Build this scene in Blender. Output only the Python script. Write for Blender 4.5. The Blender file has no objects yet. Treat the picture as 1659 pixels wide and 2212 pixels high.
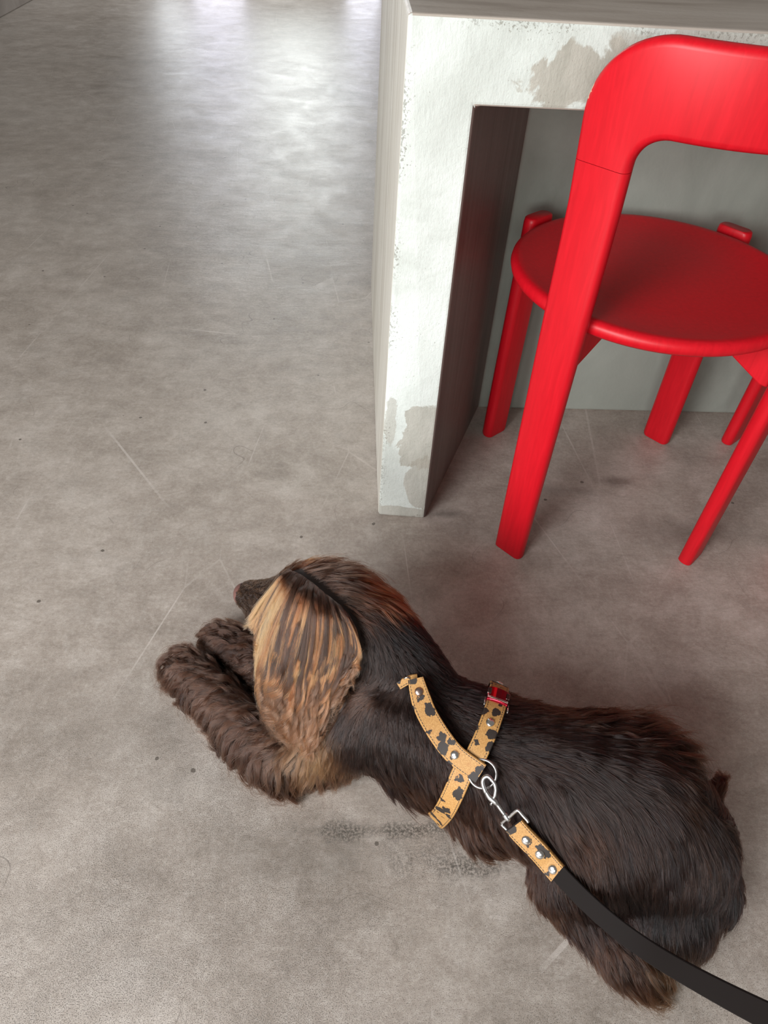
import bpy, bmesh, math, random
import numpy as np
from mathutils import Vector, Matrix, noise
from mathutils.bvhtree import BVHTree
from mathutils.kdtree import KDTree

random.seed(4); rng = np.random.default_rng(11)
sc = bpy.context.scene
col = sc.collection

# ------------------------------------------------------------------ camera
F = 1520.0; PX, PY = 829.5, 1106.0; H = 0.92
def _n(v): v = np.array(v, float); return v/np.linalg.norm(v)
_D = _n([-105, 1560, F]); _Z = -_D
_Y = _n([-60, (-F*F-(-105)*(-60))/1560, F]); _Y = _n(_Y-_Y.dot(_Z)*_Z)
_X = np.cross(_Y, _Z)
R = np.array([_X, _Y, _Z])
CAM = np.array([0, 0, H])
def ray(u, v):
    d = R@np.array([u-PX, v-PY, F]); return d/np.linalg.norm(d)
def at(u, v, z=0.0):
    d = ray(u, v); return CAM+d*(z-H)/d[2]
cam_data = bpy.data.cameras.new('camera'); cam = bpy.data.objects.new('camera', cam_data); col.objects.link(cam)
cam_data.sensor_fit = 'VERTICAL'; cam_data.sensor_height = 24.0; cam_data.lens = F/2212*24.0; cam_data.clip_start = .02
r_, d_, f_ = R[:, 0], R[:, 1], R[:, 2]
M = Matrix(((r_[0], -d_[0], -f_[0], 0), (r_[1], -d_[1], -f_[1], 0), (r_[2], -d_[2], -f_[2], H), (0, 0, 0, 1)))
cam.matrix_world = M
sc.camera = cam

# ------------------------------------------------------------------ world and daylight
w = bpy.data.worlds.new('world'); sc.world = w; w.use_nodes = True
w.node_tree.nodes['Background'].inputs[0].default_value = (1.0, .93, .87, 1)
w.node_tree.nodes['Background'].inputs[1].default_value = 0.20
def area(name, loc, aim, sx, sy, power, colr):
    l = bpy.data.lights.new(name, 'AREA'); l.shape = 'RECTANGLE'; l.size = sx; l.size_y = sy
    l.energy = power; l.color = colr
    o = bpy.data.objects.new(name, l); col.objects.link(o); o.location = loc
    o.rotation_euler = (Vector(aim)-Vector(loc)).to_track_quat('-Z', 'Z').to_euler()
    return o
# window behind the camera, to the left
area('daylight_rear', (-.85, -2.9, 1.32), (.3, .9, .45), .8, .75, 46, (.95, 1.0, .985))
# tall glazed door behind the camera, further left
area('daylight_door', (-2.0, -2.6, 1.0), (.35, .8, .7), .75, 1.9, 46, (.95, .99, 1.0))
# broad soft daylight from the left side of the room
area('daylight_left', (-1.5, -1.05, 1.4), (-.45, .08, 0), 1.3, 1.0, 84, (.98, .98, 1.0))
# far glazed front whose glare lies on the floor
area('daylight_far_narrow', (-1.44, 6.86, .95), (-1.44, 0, .95), .20, 1.3, 5.5, (.9, .95, 1.0))
area('daylight_far_middle', (-1.07, 6.86, .75), (-1.07, 0, .75), 0.40, 1.7, 7.0, (.84, .84, 1.0))
area('daylight_far_wide', (-.46, 6.86, 1.55), (-.46, 0, 1.55), .66, 1.9, 38, (.94, .99, .97))
area('daylight_far_edge', (.08, 6.86, .8), (.08, 0, .8), .26, 1.7, 5, (.84, .86, 1.0))
sc.view_settings.view_transform = 'Standard'; sc.view_settings.look = 'None'
sc.view_settings.gamma = 1; sc.view_settings.use_curve_mapping = False
sc.view_settings.exposure = 0.0
try:
    sc.cycles.use_denoising = True
    sc.cycles.max_bounces = 6; sc.cycles.transparent_max_bounces = 6; sc.cycles.use_adaptive_sampling = True; sc.cycles.adaptive_threshold = .03
except Exception: pass

# ------------------------------------------------------------------ helpers
def tag(o, label=None, cat=None, group=None, kind=None):
    if label: o['label'] = label
    if cat: o['category'] = cat
    if group: o['group'] = group
    if kind: o['kind'] = kind
    return o
def parent_to(o, p):
    o.parent = p
    o.matrix_parent_inverse = Matrix.Translation(-world_loc(p))
    return o
def world_loc(p):
    return Vector(p['_w']) if '_w' in p else Vector((0, 0, 0))
def empty(name, loc):
    o = bpy.data.objects.new(name, None); col.objects.link(o); o.location = loc
    o.empty_display_size = .05; o['_w'] = list(loc); return o
def link_mesh(name, me, mat=None, parent=None, smooth=False):
    o = bpy.data.objects.new(name, me); col.objects.link(o)
    if mat is not None:
        for m in (mat if isinstance(mat, list) else [mat]): me.materials.append(m)
    if smooth:
        for p in me.polygons: p.use_smooth = True
    if parent is not None: parent_to(o, parent)
    return o
def from_bm(name, bm, mat=None, parent=None, smooth=False):
    me = bpy.data.meshes.new(name); bmesh.ops.recalc_face_normals(bm, faces=bm.faces[:]); bm.to_mesh(me); bm.free()
    return link_mesh(name, me, mat, parent, smooth)
def pydata(name, vs, fs, mat=None, parent=None, smooth=False):
    me = bpy.data.meshes.new(name); me.from_pydata([tuple(map(float, v)) for v in vs], [], fs); me.update()
    bm = bmesh.new(); bm.from_mesh(me); bmesh.ops.recalc_face_normals(bm, faces=bm.faces[:]); bm.to_mesh(me); bm.free()
    return link_mesh(name, me, mat, parent, smooth)
def bevel(o, w=.003, seg=2, ang=35):
    m = o.modifiers.new('bevel', 'BEVEL'); m.width = w; m.segments = seg; m.limit_method = 'ANGLE'; m.angle_limit = math.radians(ang)
    return o
def autosmooth(o):
    for p in o.data.polygons: p.use_smooth = True
    wn = o.modifiers.new('wn', 'WEIGHTED_NORMAL'); wn.keep_sharp = True
def srgb(r, g, b):
    f = lambda c: (c/255/12.92) if c/255 <= .04045 else ((c/255+.055)/1.055)**2.4
    return (f(r), f(g), f(b), 1)

class NT:
    def __init__(s, name):
        s.m = bpy.data.materials.new(name); s.m.use_nodes = True; s.t = s.m.node_tree; s.n = s.t.nodes; s.l = s.t.links
        s.b = s.n['Principled BSDF']; s.out = s.n['Material Output']
        s.tc = s.n.new('ShaderNodeTexCoord')
    def add(s, t, **kw):
        nd = s.n.new(t)
        for k, v in kw.items(): setattr(nd, k, v)
        return nd
    def lk(s, a, b): s.l.new(a, b)
    def mapping(s, scale=(1, 1, 1), loc=(0, 0, 0), rot=(0, 0, 0), src='Object'):
        m = s.add('ShaderNodeMapping'); m.inputs['Scale'].default_value = scale; m.inputs['Location'].default_value = loc
        m.inputs['Rotation'].default_value = rot; s.lk(s.tc.outputs[src], m.inputs[0]); return m.outputs[0]
    def noise(s, vec, scale, detail=6, rough=.55, dist=0, out='Fac'):
        nd = s.add('ShaderNodeTexNoise'); nd.inputs['Scale'].default_value = scale; nd.inputs['Detail'].default_value = detail
        nd.inputs['Roughness'].default_value = rough; nd.inputs['Distortion'].default_value = dist
        if vec is not None: s.lk(vec, nd.inputs['Vector'])
        return nd.outputs[out]
    def ramp(s, fac, stops):
        r = s.add('ShaderNodeValToRGB'); e = r.color_ramp.elements
        while len(e) < len(stops): e.new(.5)
        for i, (p, c) in enumerate(stops):
            e[i].position = p; e[i].color = c if isinstance(c, (tuple, list)) else (c, c, c, 1)
        s.lk(fac, r.inputs[0]); return r.outputs[0]
    def mix(s, fac, a, b, blend='MIX'):
        m = s.add('ShaderNodeMix', data_type='RGBA', blend_type=blend)
        for sock, v in ((m.inputs[0], fac), (m.inputs[6], a), (m.inputs[7], b)):
            if hasattr(v, 'is_linked'): s.lk(v, sock)
            else: sock.default_value = v
        return m.outputs[2]
    def math(s, op, a, b=None, clamp=False):
        m = s.add('ShaderNodeMath', operation=op, use_clamp=clamp)
        for sock, v in zip(m.inputs, (a, b)):
            if v is None: continue
            if hasattr(v, 'is_linked'): s.lk(v, sock)
            else: sock.default_value = v
        return m.outputs[0]
    def bump(s, h, strength=.3, dist=.002, prev=None):
        b = s.add('ShaderNodeBump'); b.inputs['Strength'].default_value = strength; b.inputs['Distance'].default_value = dist
        s.lk(h, b.inputs['Height'])
        if prev is not None: s.lk(prev, b.inputs['Normal'])
        return b.outputs[0]
    def blob(s, vec, c, r, soft=.35, wob=None, amp=.0):
        """1 inside an ellipsoid round c with radii r, wobbled by noise."""
        m = s.add('ShaderNodeVectorMath', operation='SUBTRACT'); s.lk(vec, m.inputs[0]); m.inputs[1].default_value = c
        d = s.add('ShaderNodeVectorMath', operation='DIVIDE'); s.lk(m.outputs[0], d.inputs[0]); d.inputs[1].default_value = r
        l = s.add('ShaderNodeVectorMath', operation='LENGTH'); s.lk(d.outputs[0], l.inputs[0])
        v = l.outputs['Value']
        if wob is not None: v = s.math('ADD', v, s.math('MULTIPLY', s.math('SUBTRACT', wob, .5), amp))
        mr = s.add('ShaderNodeMapRange'); s.lk(v, mr.inputs[0]); mr.inputs[1].default_value = 1-soft; mr.inputs[2].default_value = 1
        mr.inputs[3].default_value = 1; mr.inputs[4].default_value = 0; return mr.outputs[0]
    def set(s, **kw):
        for k, v in kw.items():
            sock = s.b.inputs[k.replace('_', ' ')]
            if hasattr(v, 'is_linked'): s.lk(v, sock)
            else: sock.default_value = v
        return s.m

# ------------------------------------------------------------------ materials
def mat_floor():
    s = NT('polished_concrete'); v = s.mapping()
    big = s.noise(v, 1.1, 6, .6, .2); mid = s.noise(s.mapping((1, 1.2, 1), (3, 1, 0)), 4.2, 13, .80, .25)
    c = s.ramp(big, [(.38, srgb(126, 114, 102)), (.50, srgb(170, 158, 146)), (.62, srgb(200, 191, 181))])
    tone = s.ramp(mid, [(.36, srgb(120, 110, 99)), (.5, srgb(178, 168, 158)), (.63, srgb(222, 215, 207))])
    c = s.mix(.55, c, tone)
    grit = s.noise(v, 150, 10, .85, .1); blot = s.noise(s.mapping((1, 1.1, 1), (1, 9, 0)), 15, 10, .78, .3)
    c = s.mix(.34, c, s.ramp(blot, [(.36, srgb(98, 89, 79)), (.5, srgb(158, 147, 136)), (.62, srgb(208, 200, 191))]))
    c = s.mix(.30, c, s.ramp(grit, [(.34, srgb(112, 102, 92)), (.5, srgb(170, 160, 150)), (.66, srgb(216, 210, 203))]))
    # trowel streaks
    st = s.noise(s.mapping((2.6, 9, 1), rot=(0, 0, .12)), 3.0, 11, .74, .3)
    c = s.mix(s.ramp(st, [(.54, 0.0), (.74, .26)]), c, srgb(110, 103, 94))
    st2 = s.noise(s.mapping((7, 3, 1), rot=(0, 0, .5)), 3.0, 10, .74, .2)
    c = s.mix(s.ramp(st2, [(.56, 0.0), (.74, .25)]), c, srgb(208, 203, 196))
    # fine dark pores, denser in the lower left
    p1 = s.noise(s.mapping((1, 1, 1)), 880, 3, .7, .15)
    dens = s.noise(s.mapping((1, 1, 1), (7, 2, 0)), 3.3, 4, .6, .4)
    near = s.blob(v, (-.25, .1, 0), (1.1, .85, 3), .85, big, .5)
    thr = s.math('ADD', s.math('MULTIPLY', dens, .22), s.math('MULTIPLY', near, .140))
    pore = s.math('MULTIPLY', s.math('SUBTRACT', s.math('ADD', p1, thr), .735), 9, True)
    c = s.mix(s.math('MULTIPLY', pore, .80), c, srgb(70, 64, 58))
    # larger pits
    vo = s.add('ShaderNodeTexVoronoi'); vo.inputs['Scale'].default_value = 17; s.lk(v, vo.inputs['Vector'])
    wob = s.noise(v, 90, 3)
    pit = s.math('LESS_THAN', s.math('ADD', vo.outputs['Distance'], s.math('MULTIPLY', wob, .10)), .105)
    sp = s.add('ShaderNodeSeparateColor'); s.lk(vo.outputs['Color'], sp.inputs[0])
    pit = s.math('MULTIPLY', pit, s.math('GREATER_THAN', sp.outputs[0], .55))
    c = s.mix(s.math('MULTIPLY', pit, .75), c, srgb(74, 66, 58))
    # stains: dark arc by the dog's flank, smudges under the chair
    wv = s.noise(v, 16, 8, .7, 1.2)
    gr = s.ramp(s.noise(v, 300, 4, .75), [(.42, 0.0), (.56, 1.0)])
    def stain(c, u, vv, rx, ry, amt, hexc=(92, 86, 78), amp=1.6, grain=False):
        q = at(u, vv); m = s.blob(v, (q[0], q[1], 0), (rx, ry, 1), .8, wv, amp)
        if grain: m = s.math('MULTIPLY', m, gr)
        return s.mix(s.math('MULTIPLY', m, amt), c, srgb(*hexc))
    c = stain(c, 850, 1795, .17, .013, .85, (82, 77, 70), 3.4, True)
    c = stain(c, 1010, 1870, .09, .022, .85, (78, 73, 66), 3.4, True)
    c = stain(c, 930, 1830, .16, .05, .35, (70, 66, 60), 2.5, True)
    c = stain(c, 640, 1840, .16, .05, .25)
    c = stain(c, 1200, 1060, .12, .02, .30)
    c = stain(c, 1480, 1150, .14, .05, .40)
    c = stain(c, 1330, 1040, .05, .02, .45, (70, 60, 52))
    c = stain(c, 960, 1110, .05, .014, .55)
    c = stain(c, 200, 1560, .30, .12, .18)
    c = stain(c, 640, 610, .14, .60, .22, (120, 112, 102))
    # hairline scratches
    sv = s.add('ShaderNodeTexVoronoi', feature='DISTANCE_TO_EDGE'); sv.inputs['Scale'].default_value = 2.3
    dv = s.add('ShaderNodeVectorMath', operation='ADD'); s.lk(v, dv.inputs[0])
    nc = s.add('ShaderNodeTexNoise'); nc.inputs['Scale'].default_value = 4; s.lk(v, nc.inputs['Vector']); s.lk(nc.outputs['Color'], dv.inputs[1]); s.lk(dv.outputs[0], sv.inputs['Vector'])
    scr = s.math('LESS_THAN', sv.outputs['Distance'], .0022)
    scr = s.math('MULTIPLY', scr, s.ramp(s.noise(v, 5), [(.5, 0.0), (.6, .5)]))
    c = s.mix(scr, c, srgb(88, 80, 74))
    s2 = s.add('ShaderNodeTexVoronoi', feature='DISTANCE_TO_EDGE'); s2.inputs['Scale'].default_value = 3.7
    rm_ = s.mapping((1, .35, 1), (5, 3, 0), (0, 0, .7)); s.lk(rm_, s2.inputs['Vector'])
    sc2 = s.math('MULTIPLY', s.math('LESS_THAN', s2.outputs['Distance'], .0035), s.ramp(s.noise(v, 3.5), [(.5, 0.0), (.62, .55)]))
    c = s.mix(sc2, c, srgb(206, 198, 190))
    h = s.math('ADD', s.math('MULTIPLY', mid, .8), s.math('MULTIPLY', st, .5))
    h = s.math('SUBTRACT', h, s.math('MULTIPLY', pore, .16))
    nrm = s.bump(h, .36, .006)
    rough = s.ramp(s.noise(v, 7, 8, .65, .6), [(.3, .30), (.7, .44)])
    s.b.inputs['Specular IOR Level'].default_value = .5
    return s.set(Base_Color=c, Roughness=rough, Normal=nrm)
def mat_plaster_white():
    s = NT('pale_plaster'); v = s.mapping()
    n1 = s.noise(v, 4, 8, .6, .5); n2 = s.noise(s.mapping((1, 1, .35)), 38, 6, .7, .3)
    c = s.ramp(n1, [(.38, srgb(190, 194, 187)), (.52, srgb(212, 217, 211)), (.65, srgb(222, 227, 222))])
    tan = s.ramp(n2, [(.3, srgb(146, 141, 128)), (.7, srgb(176, 170, 158))])
    wv = s.noise(s.mapping((1, 1, 1), (2, 0, 1)), 9, 9, .62, 1.0)
    def patch(c, x, z, rx, rz, amt=.9, amp=3.2, soft=.10):
        m = s.blob(v, (x, .935, z), (rx, .4, rz), soft, wv, amp); return s.mix(s.math('MULTIPLY', m, amt), c, tan)
    c = patch(c, .262, .722, .085, .044, .85)
    c = patch(c, .37, .705, .10, .022, .7)
    c = patch(c, .40, .755, .13, .020, .55)
    c = patch(c, .125, .190, .040, .072, .75, 2.6, .05)
    c = patch(c, .130, .085, .030, .055, .7, 2.6, .05)
    c = patch(c, .072, .225, .012, .055, .55)
    c = patch(c, .10, .012, .07, .014, .7)
    # rough speckled arrises
    sx = s.add('ShaderNodeSeparateXYZ'); s.lk(v, sx.inputs[0])
    def edge(val, at_, wdt):
        d = s.math('ABSOLUTE', s.math('SUBTRACT', val, at_)); return s.math('SUBTRACT', 1.0, s.math('DIVIDE', d, wdt), True)
    e = s.math('MAXIMUM', edge(sx.outputs[0], .060, .016), s.math('MAXIMUM', edge(sx.outputs[2], .775, .018), edge(sx.outputs[2], 0.0, .016)))
    sp = s.math('GREATER_THAN', s.math('ADD', s.noise(v, 260, 4, .7), s.math('MULTIPLY', e, .16)), .66)
    sp = s.math('MULTIPLY', sp, s.ramp(s.noise(v, 13, 4), [(.42, 0.0), (.56, 1.0)]))
    c = s.mix(s.math('MULTIPLY', sp, .6), c, srgb(112, 106, 94))
    fib = s.noise(s.mapping((1, 1, .12)), 420, 3, .6)
    h = s.math('ADD', n2, s.math('MULTIPLY', fib, .35)); h = s.math('ADD', h, s.noise(v, 160, 5, .6))
    return s.set(Base_Color=c, Roughness=.82, Normal=s.bump(h, .35, .003))
def mat_taupe(name, streak, dark, mid, light, rough=.6, scale=3.0, bstr=.25):
    s = NT(name); v = s.mapping(streak)
    a = s.noise(v, scale, 9, .62, .8); b = s.noise(s.mapping(), 7, 7, .6, .6)
    c = s.ramp(a, [(.28, srgb(*dark)), (.5, srgb(*mid)), (.74, srgb(*light))])
    c = s.mix(s.ramp(b, [(.45, 0.0), (.75, .35)]), c, srgb(*light))
    h = s.math('ADD', a, s.math('MULTIPLY', s.noise(s.mapping(), 150, 4), .3))
    return s.set(Base_Color=c, Roughness=rough, Normal=s.bump(h, bstr, .003))
def mat_red():
    s = NT('red_stained_lacquer'); v = s.mapping((1, 1, .08))
    g = s.noise(v, 170, 4, .6, .5)
    c = s.ramp(g, [(.3, (.50, .003, .010, 1)), (.55, (.56, .004, .012, 1)), (.8, (.62, .006, .016, 1))])
    # worn paint chips on the backrest
    ov = s.mapping(); wob = s.noise(ov, 140, 4, .7)
    chips = None
    for cpos, rr in CHIPS:
        m = s.blob(ov, cpos, rr, .12, wob, 1.6); chips = m if chips is None else s.math('MAXIMUM', chips, m)
    c = s.mix(chips, c, srgb(236, 206, 170))
    s.b.inputs['Specular IOR Level'].default_value = .30; s.b.inputs['Coat Weight'].default_value = .10; s.b.inputs['Coat Roughness'].default_value = .3
    return s.set(Base_Color=c, Roughness=.44, Normal=s.bump(g, .05, .001))
def mat_plain(name, c, rough=.5, metal=0.0, **kw):
    s = NT(name); n = s.noise(s.mapping(), 60, 4)
    cc = s.mix(s.math('MULTIPLY', n, .25), c, tuple(x*.7 for x in c[:3])+(1,))
    for k, v in kw.items(): s.b.inputs[k.replace('_', ' ')].default_value = v
    return s.set(Base_Color=cc, Roughness=rough, Metallic=metal)
def mat_leopard():
    s = NT('leopard_print_hide')
    uv = s.mapping(src='UV')     # u: metres along the strap, v: metres across, 0..width
    sep = s.add('ShaderNodeSeparateXYZ'); s.lk(uv, sep.inputs[0])
    dn = s.add('ShaderNodeTexNoise'); dn.inputs['Scale'].default_value = 190; s.lk(uv, dn.inputs['Vector'])
    off = s.add('ShaderNodeVectorMath', operation='SCALE'); s.lk(dn.outputs['Color'], off.inputs[0]); off.inputs['Scale'].default_value = .0075
    ad = s.add('ShaderNodeVectorMath', operation='ADD'); s.lk(uv, ad.inputs[0]); s.lk(off.outputs[0], ad.inputs[1])
    vo = s.add('ShaderNodeTexVoronoi'); vo.inputs['Scale'].default_value = 74; s.lk(ad.outputs[0], vo.inputs['Vector'])
    sc_ = s.add('ShaderNodeSeparateColor'); s.lk(vo.outputs['Color'], sc_.inputs[0])
    spot = s.math('MULTIPLY', s.math('LESS_THAN', vo.outputs['Distance'], .47), s.math('GREATER_THAN', sc_.outputs[0], .34))
    halo = s.math('MULTIPLY', s.math('LESS_THAN', vo.outputs['Distance'], .55), s.math('GREATER_THAN', sc_.outputs[0], .60))
    hairs = s.noise(s.mapping((420, 1700, 1), src='UV', rot=(0, 0, .9)), 1.0, 4, .7)
    c = s.ramp(hairs, [(.3, srgb(136, 88, 40)), (.52, srgb(180, 134, 74)), (.75, srgb(216, 178, 120))])
    c = s.mix(s.math('MULTIPLY', halo, .22), c, srgb(150, 86, 36))
    c = s.mix(s.math('MULTIPLY', spot, .97), c, srgb(24, 22, 24))
    # dashed stitching near both edges
    W = STRAP_W
    dash = s.math('LESS_THAN', s.math('FRACT', s.math('DIVIDE', sep.outputs[0], .0034)), .7)
    e1 = s.math('LESS_THAN', s.math('ABSOLUTE', s.math('SUBTRACT', sep.outputs[1], .0024)), .00042)
    e2 = s.math('LESS_THAN', s.math('ABSOLUTE', s.math('SUBTRACT', sep.outputs[1], W-.0024)), .00042)
    c = s.mix(s.math('MULTIPLY', dash, s.math('MAXIMUM', e1, e2)), c, srgb(40, 26, 18))
    return s.set(Base_Color=c, Roughness=.62, Normal=s.bump(hairs, .25, .0008))
def mat_hair(name, rough=.28, rad=.42, coat=.0):
    m = bpy.data.materials.new(name); m.use_nodes = True; t = m.node_tree; t.nodes.clear()
    out = t.nodes.new('ShaderNodeOutputMaterial'); h = t.nodes.new('ShaderNodeBsdfHairPrincipled')
    h.parametrization = 'COLOR'
    a = t.nodes.new('ShaderNodeAttribute'); a.attribute_name = 'tint'; a.attribute_type = 'GEOMETRY'
    t.links.new(a.outputs['Color'], h.inputs['Color'])
    h.inputs['Roughness'].default_value = rough; h.inputs['Radial Roughness'].default_value = rad
    h.inputs['Random Roughness'].default_value = .2; h.inputs['IOR'].default_value = 1.42
    t.links.new(h.outputs[0], out.inputs[0]); return m

STRAP_W = .0235
CHAIR_C = Vector((.465, 1.009, 0)); CHAIR_A = 0.0

# ------------------------------------------------------------------ the room shell
def box_bm(bm, x0, x1, y0, y1, z0, z1):
    vs = [bm.verts.new(p) for p in ((x0, y0, z0), (x1, y0, z0), (x1, y1, z0), (x0, y1, z0), (x0, y0, z1), (x1, y0, z1), (x1, y1, z1), (x0, y1, z1))]
    for f in ((3, 2, 1, 0), (4, 5, 6, 7), (0, 1, 5, 4), (1, 2, 6, 5), (2, 3, 7, 6), (3, 0, 4, 7)): bm.faces.new([vs[i] for i in f])
def box(name, b, mat, parent=None, bev=0):
    bm = bmesh.new(); box_bm(bm, *b); o = from_bm(name, bm, mat, parent)
    if bev: bevel(o, bev)
    return o
FLOOR = mat_floor()
tag(box('floor', (-2.3, 3.2, -3.2, 7.1, -.05, 0), FLOOR), kind='structure')
WALL = mat_taupe('wall_plaster', (1, 1, 1), (118, 108, 98), (138, 128, 118), (152, 143, 134), .7)
tag(box('wall_left', (-2.3, -2.13, 1.2, 7.1, 0, 2.7), WALL), kind='structure')
tag(box('baseboard_left', (-2.13, -2.085, 1.2, 6.95, 0, .09), WALL, bev=.006), kind='structure')
FRAME = mat_plain('window_frame_paint', srgb(70, 68, 66), .5)
bm = bmesh.new()
box_bm(bm, -2.13, -1.62, 6.95, 7.1, 0, 2.7); box_bm(bm, .26, 3.2, 6.95, 7.1, 0, 2.7); box_bm(bm, -1.62, .26, 6.95, 7.1, 2.3, 2.7)
tag(from_bm('wall_far', bm, WALL), kind='structure')
bm = bmesh.new()
for x0, x1 in ((-1.62, -1.585), (-1.30, -1.275), (-.865, -.83), (-.09, -.055), (.225, .26)): box_bm(bm, x0, x1, 6.96, 7.02, 0, 2.3)
for z0, z1 in ((0, .04), (2.26, 2.3)): box_bm(bm, -1.62, .26, 6.965, 7.015, z0, z1)
wf = tag(from_bm('window_1', bm, FRAME), kind='structure')

# ------------------------------------------------------------------ concrete counter
yf, yb, yk = .935, 1.282, 1.84
zt, zl = .775, .686
V = [(.060, yf, 0), (.146, yf-.008, 0), (.146, yf, zl), (2.3, yf, zl), (2.3, yf, zt), (.060, yf, zt),         # 0-5 front
     (.291, yb, 0), (.291, yb, zl), (2.3, yb, 0), (2.3, yb, zl),                                               # 6-9 cavity back
     (.060, yk, 0), (.060, yk, zt), (2.3, yk, 0), (2.3, yk, zt)]                                               # 10-13 far side
Fc = [((0, 1, 2, 3, 4, 5), 0), ((1, 6, 7, 2), 3), ((2, 7, 9, 3), 1), ((6, 8, 9, 7), 4), ((5, 4, 13, 11), 1), ((0, 5, 11, 10), 2),
      ((10, 11, 13, 12), 1), ((3, 9, 8, 12, 13, 4), 1), ((0, 10, 12, 8, 6, 1), 1)]
PLW = mat_plaster_white()
TOPM = mat_taupe('trowelled_top', (1.2, 5, 1), (150, 138, 126), (182, 171, 159), (200, 191, 180), .42)
SIDE = mat_taupe('streaked_side', (14, 14, .5), (176, 168, 154), (214, 210, 198), (236, 234, 226), .5, 3.0, .4)
INNER = mat_taupe('taupe_inner_shaded', (12, 12, .6), (92, 78, 72), (112, 98, 92), (128, 116, 110), .45, 3.0)  # taupe finish; shade of the averted face and red chair reflection mixed into the colour
BACK = mat_taupe('recess_back_shaded', (1, 1, .5), (124, 127, 118), (144, 147, 138), (160, 162, 153), .75, 4.0, .3)  # recess shade put into the colour, darker than the front plaster
me = bpy.data.meshes.new('concrete_counter'); me.from_pydata(V, [], [f for f, _ in Fc])
counter = link_mesh('concrete_counter', me, [PLW, TOPM, SIDE, INNER, BACK])
for p, (_, mi) in zip(me.polygons, Fc): p.material_index = mi
bm = bmesh.new(); bm.from_mesh(me); bmesh.ops.recalc_face_normals(bm, faces=bm.faces[:]); bm.to_mesh(me); bm.free()
bevel(counter, .005, 3)
tag(counter, 'pale plastered concrete counter with an open knee recess, behind the red chair', 'counter')

# ------------------------------------------------------------------ red chairs
CX, CY = CHAIR_C.x, CHAIR_C.y
RB = .236
PHI0 = math.radians(268.0); SH = .187
CHIPS = []
def hoop_pt(s_, z, off=0.0):
    """point on the bent-wood shell: s along the arc, off radially outward"""
    r = RB+off+max(0, z-.60)*.07-max(0, .46-z)*.01
    ph = PHI0+s_/RB
    return Vector((CX+r*math.cos(ph), CY+r*math.sin(ph), z))
CHIPS = [(tuple(hoop_pt(-SH-.030, .735, .010)), (.006, .006, .016)), (tuple(hoop_pt(-.012, .6965, .012)), (.011, .008, .0035)), (tuple(hoop_pt(-.03, .793, .012)), (.003, .003, .003))]
RED = mat_red()
def sweep(pairs, T=.0125):
    """pairs of (outer point, inner point) in the unrolled (s, z) plane; rounded flat section mapped on the shell"""
    vs, fs = [], []; n = 7; ex = .0095; sec = []
    for side in (1, -1):
        for k in range(n+1):
            a = math.pi/2-math.pi*k/n; sec.append((side*abs(math.cos(a))**.85, side*math.sin(a), side))
    N = len(sec)
    for (so, zo), (si, zi) in pairs:
        mx, mz = (so+si)/2, (zo+zi)/2; hw = math.hypot(so-si, zo-zi)/2; ux, uz = (so-mx)/hw, (zo-mz)/hw
        for c, q, side in sec:
            w_ = side*(hw-ex)+ex*c
            vs.append(hoop_pt(mx+ux*w_, mz+uz*w_, T*q))
    for i in range(len(pairs)-1):
        for j in range(N): fs.append((i*N+j, i*N+(j+1) % N, (i+1)*N+(j+1) % N, (i+1)*N+j))
    fs.append(tuple(range(N))[::-1]); fs.append(tuple((len(pairs)-1)*N+j for j in range(N)))
    return vs, fs
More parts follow.
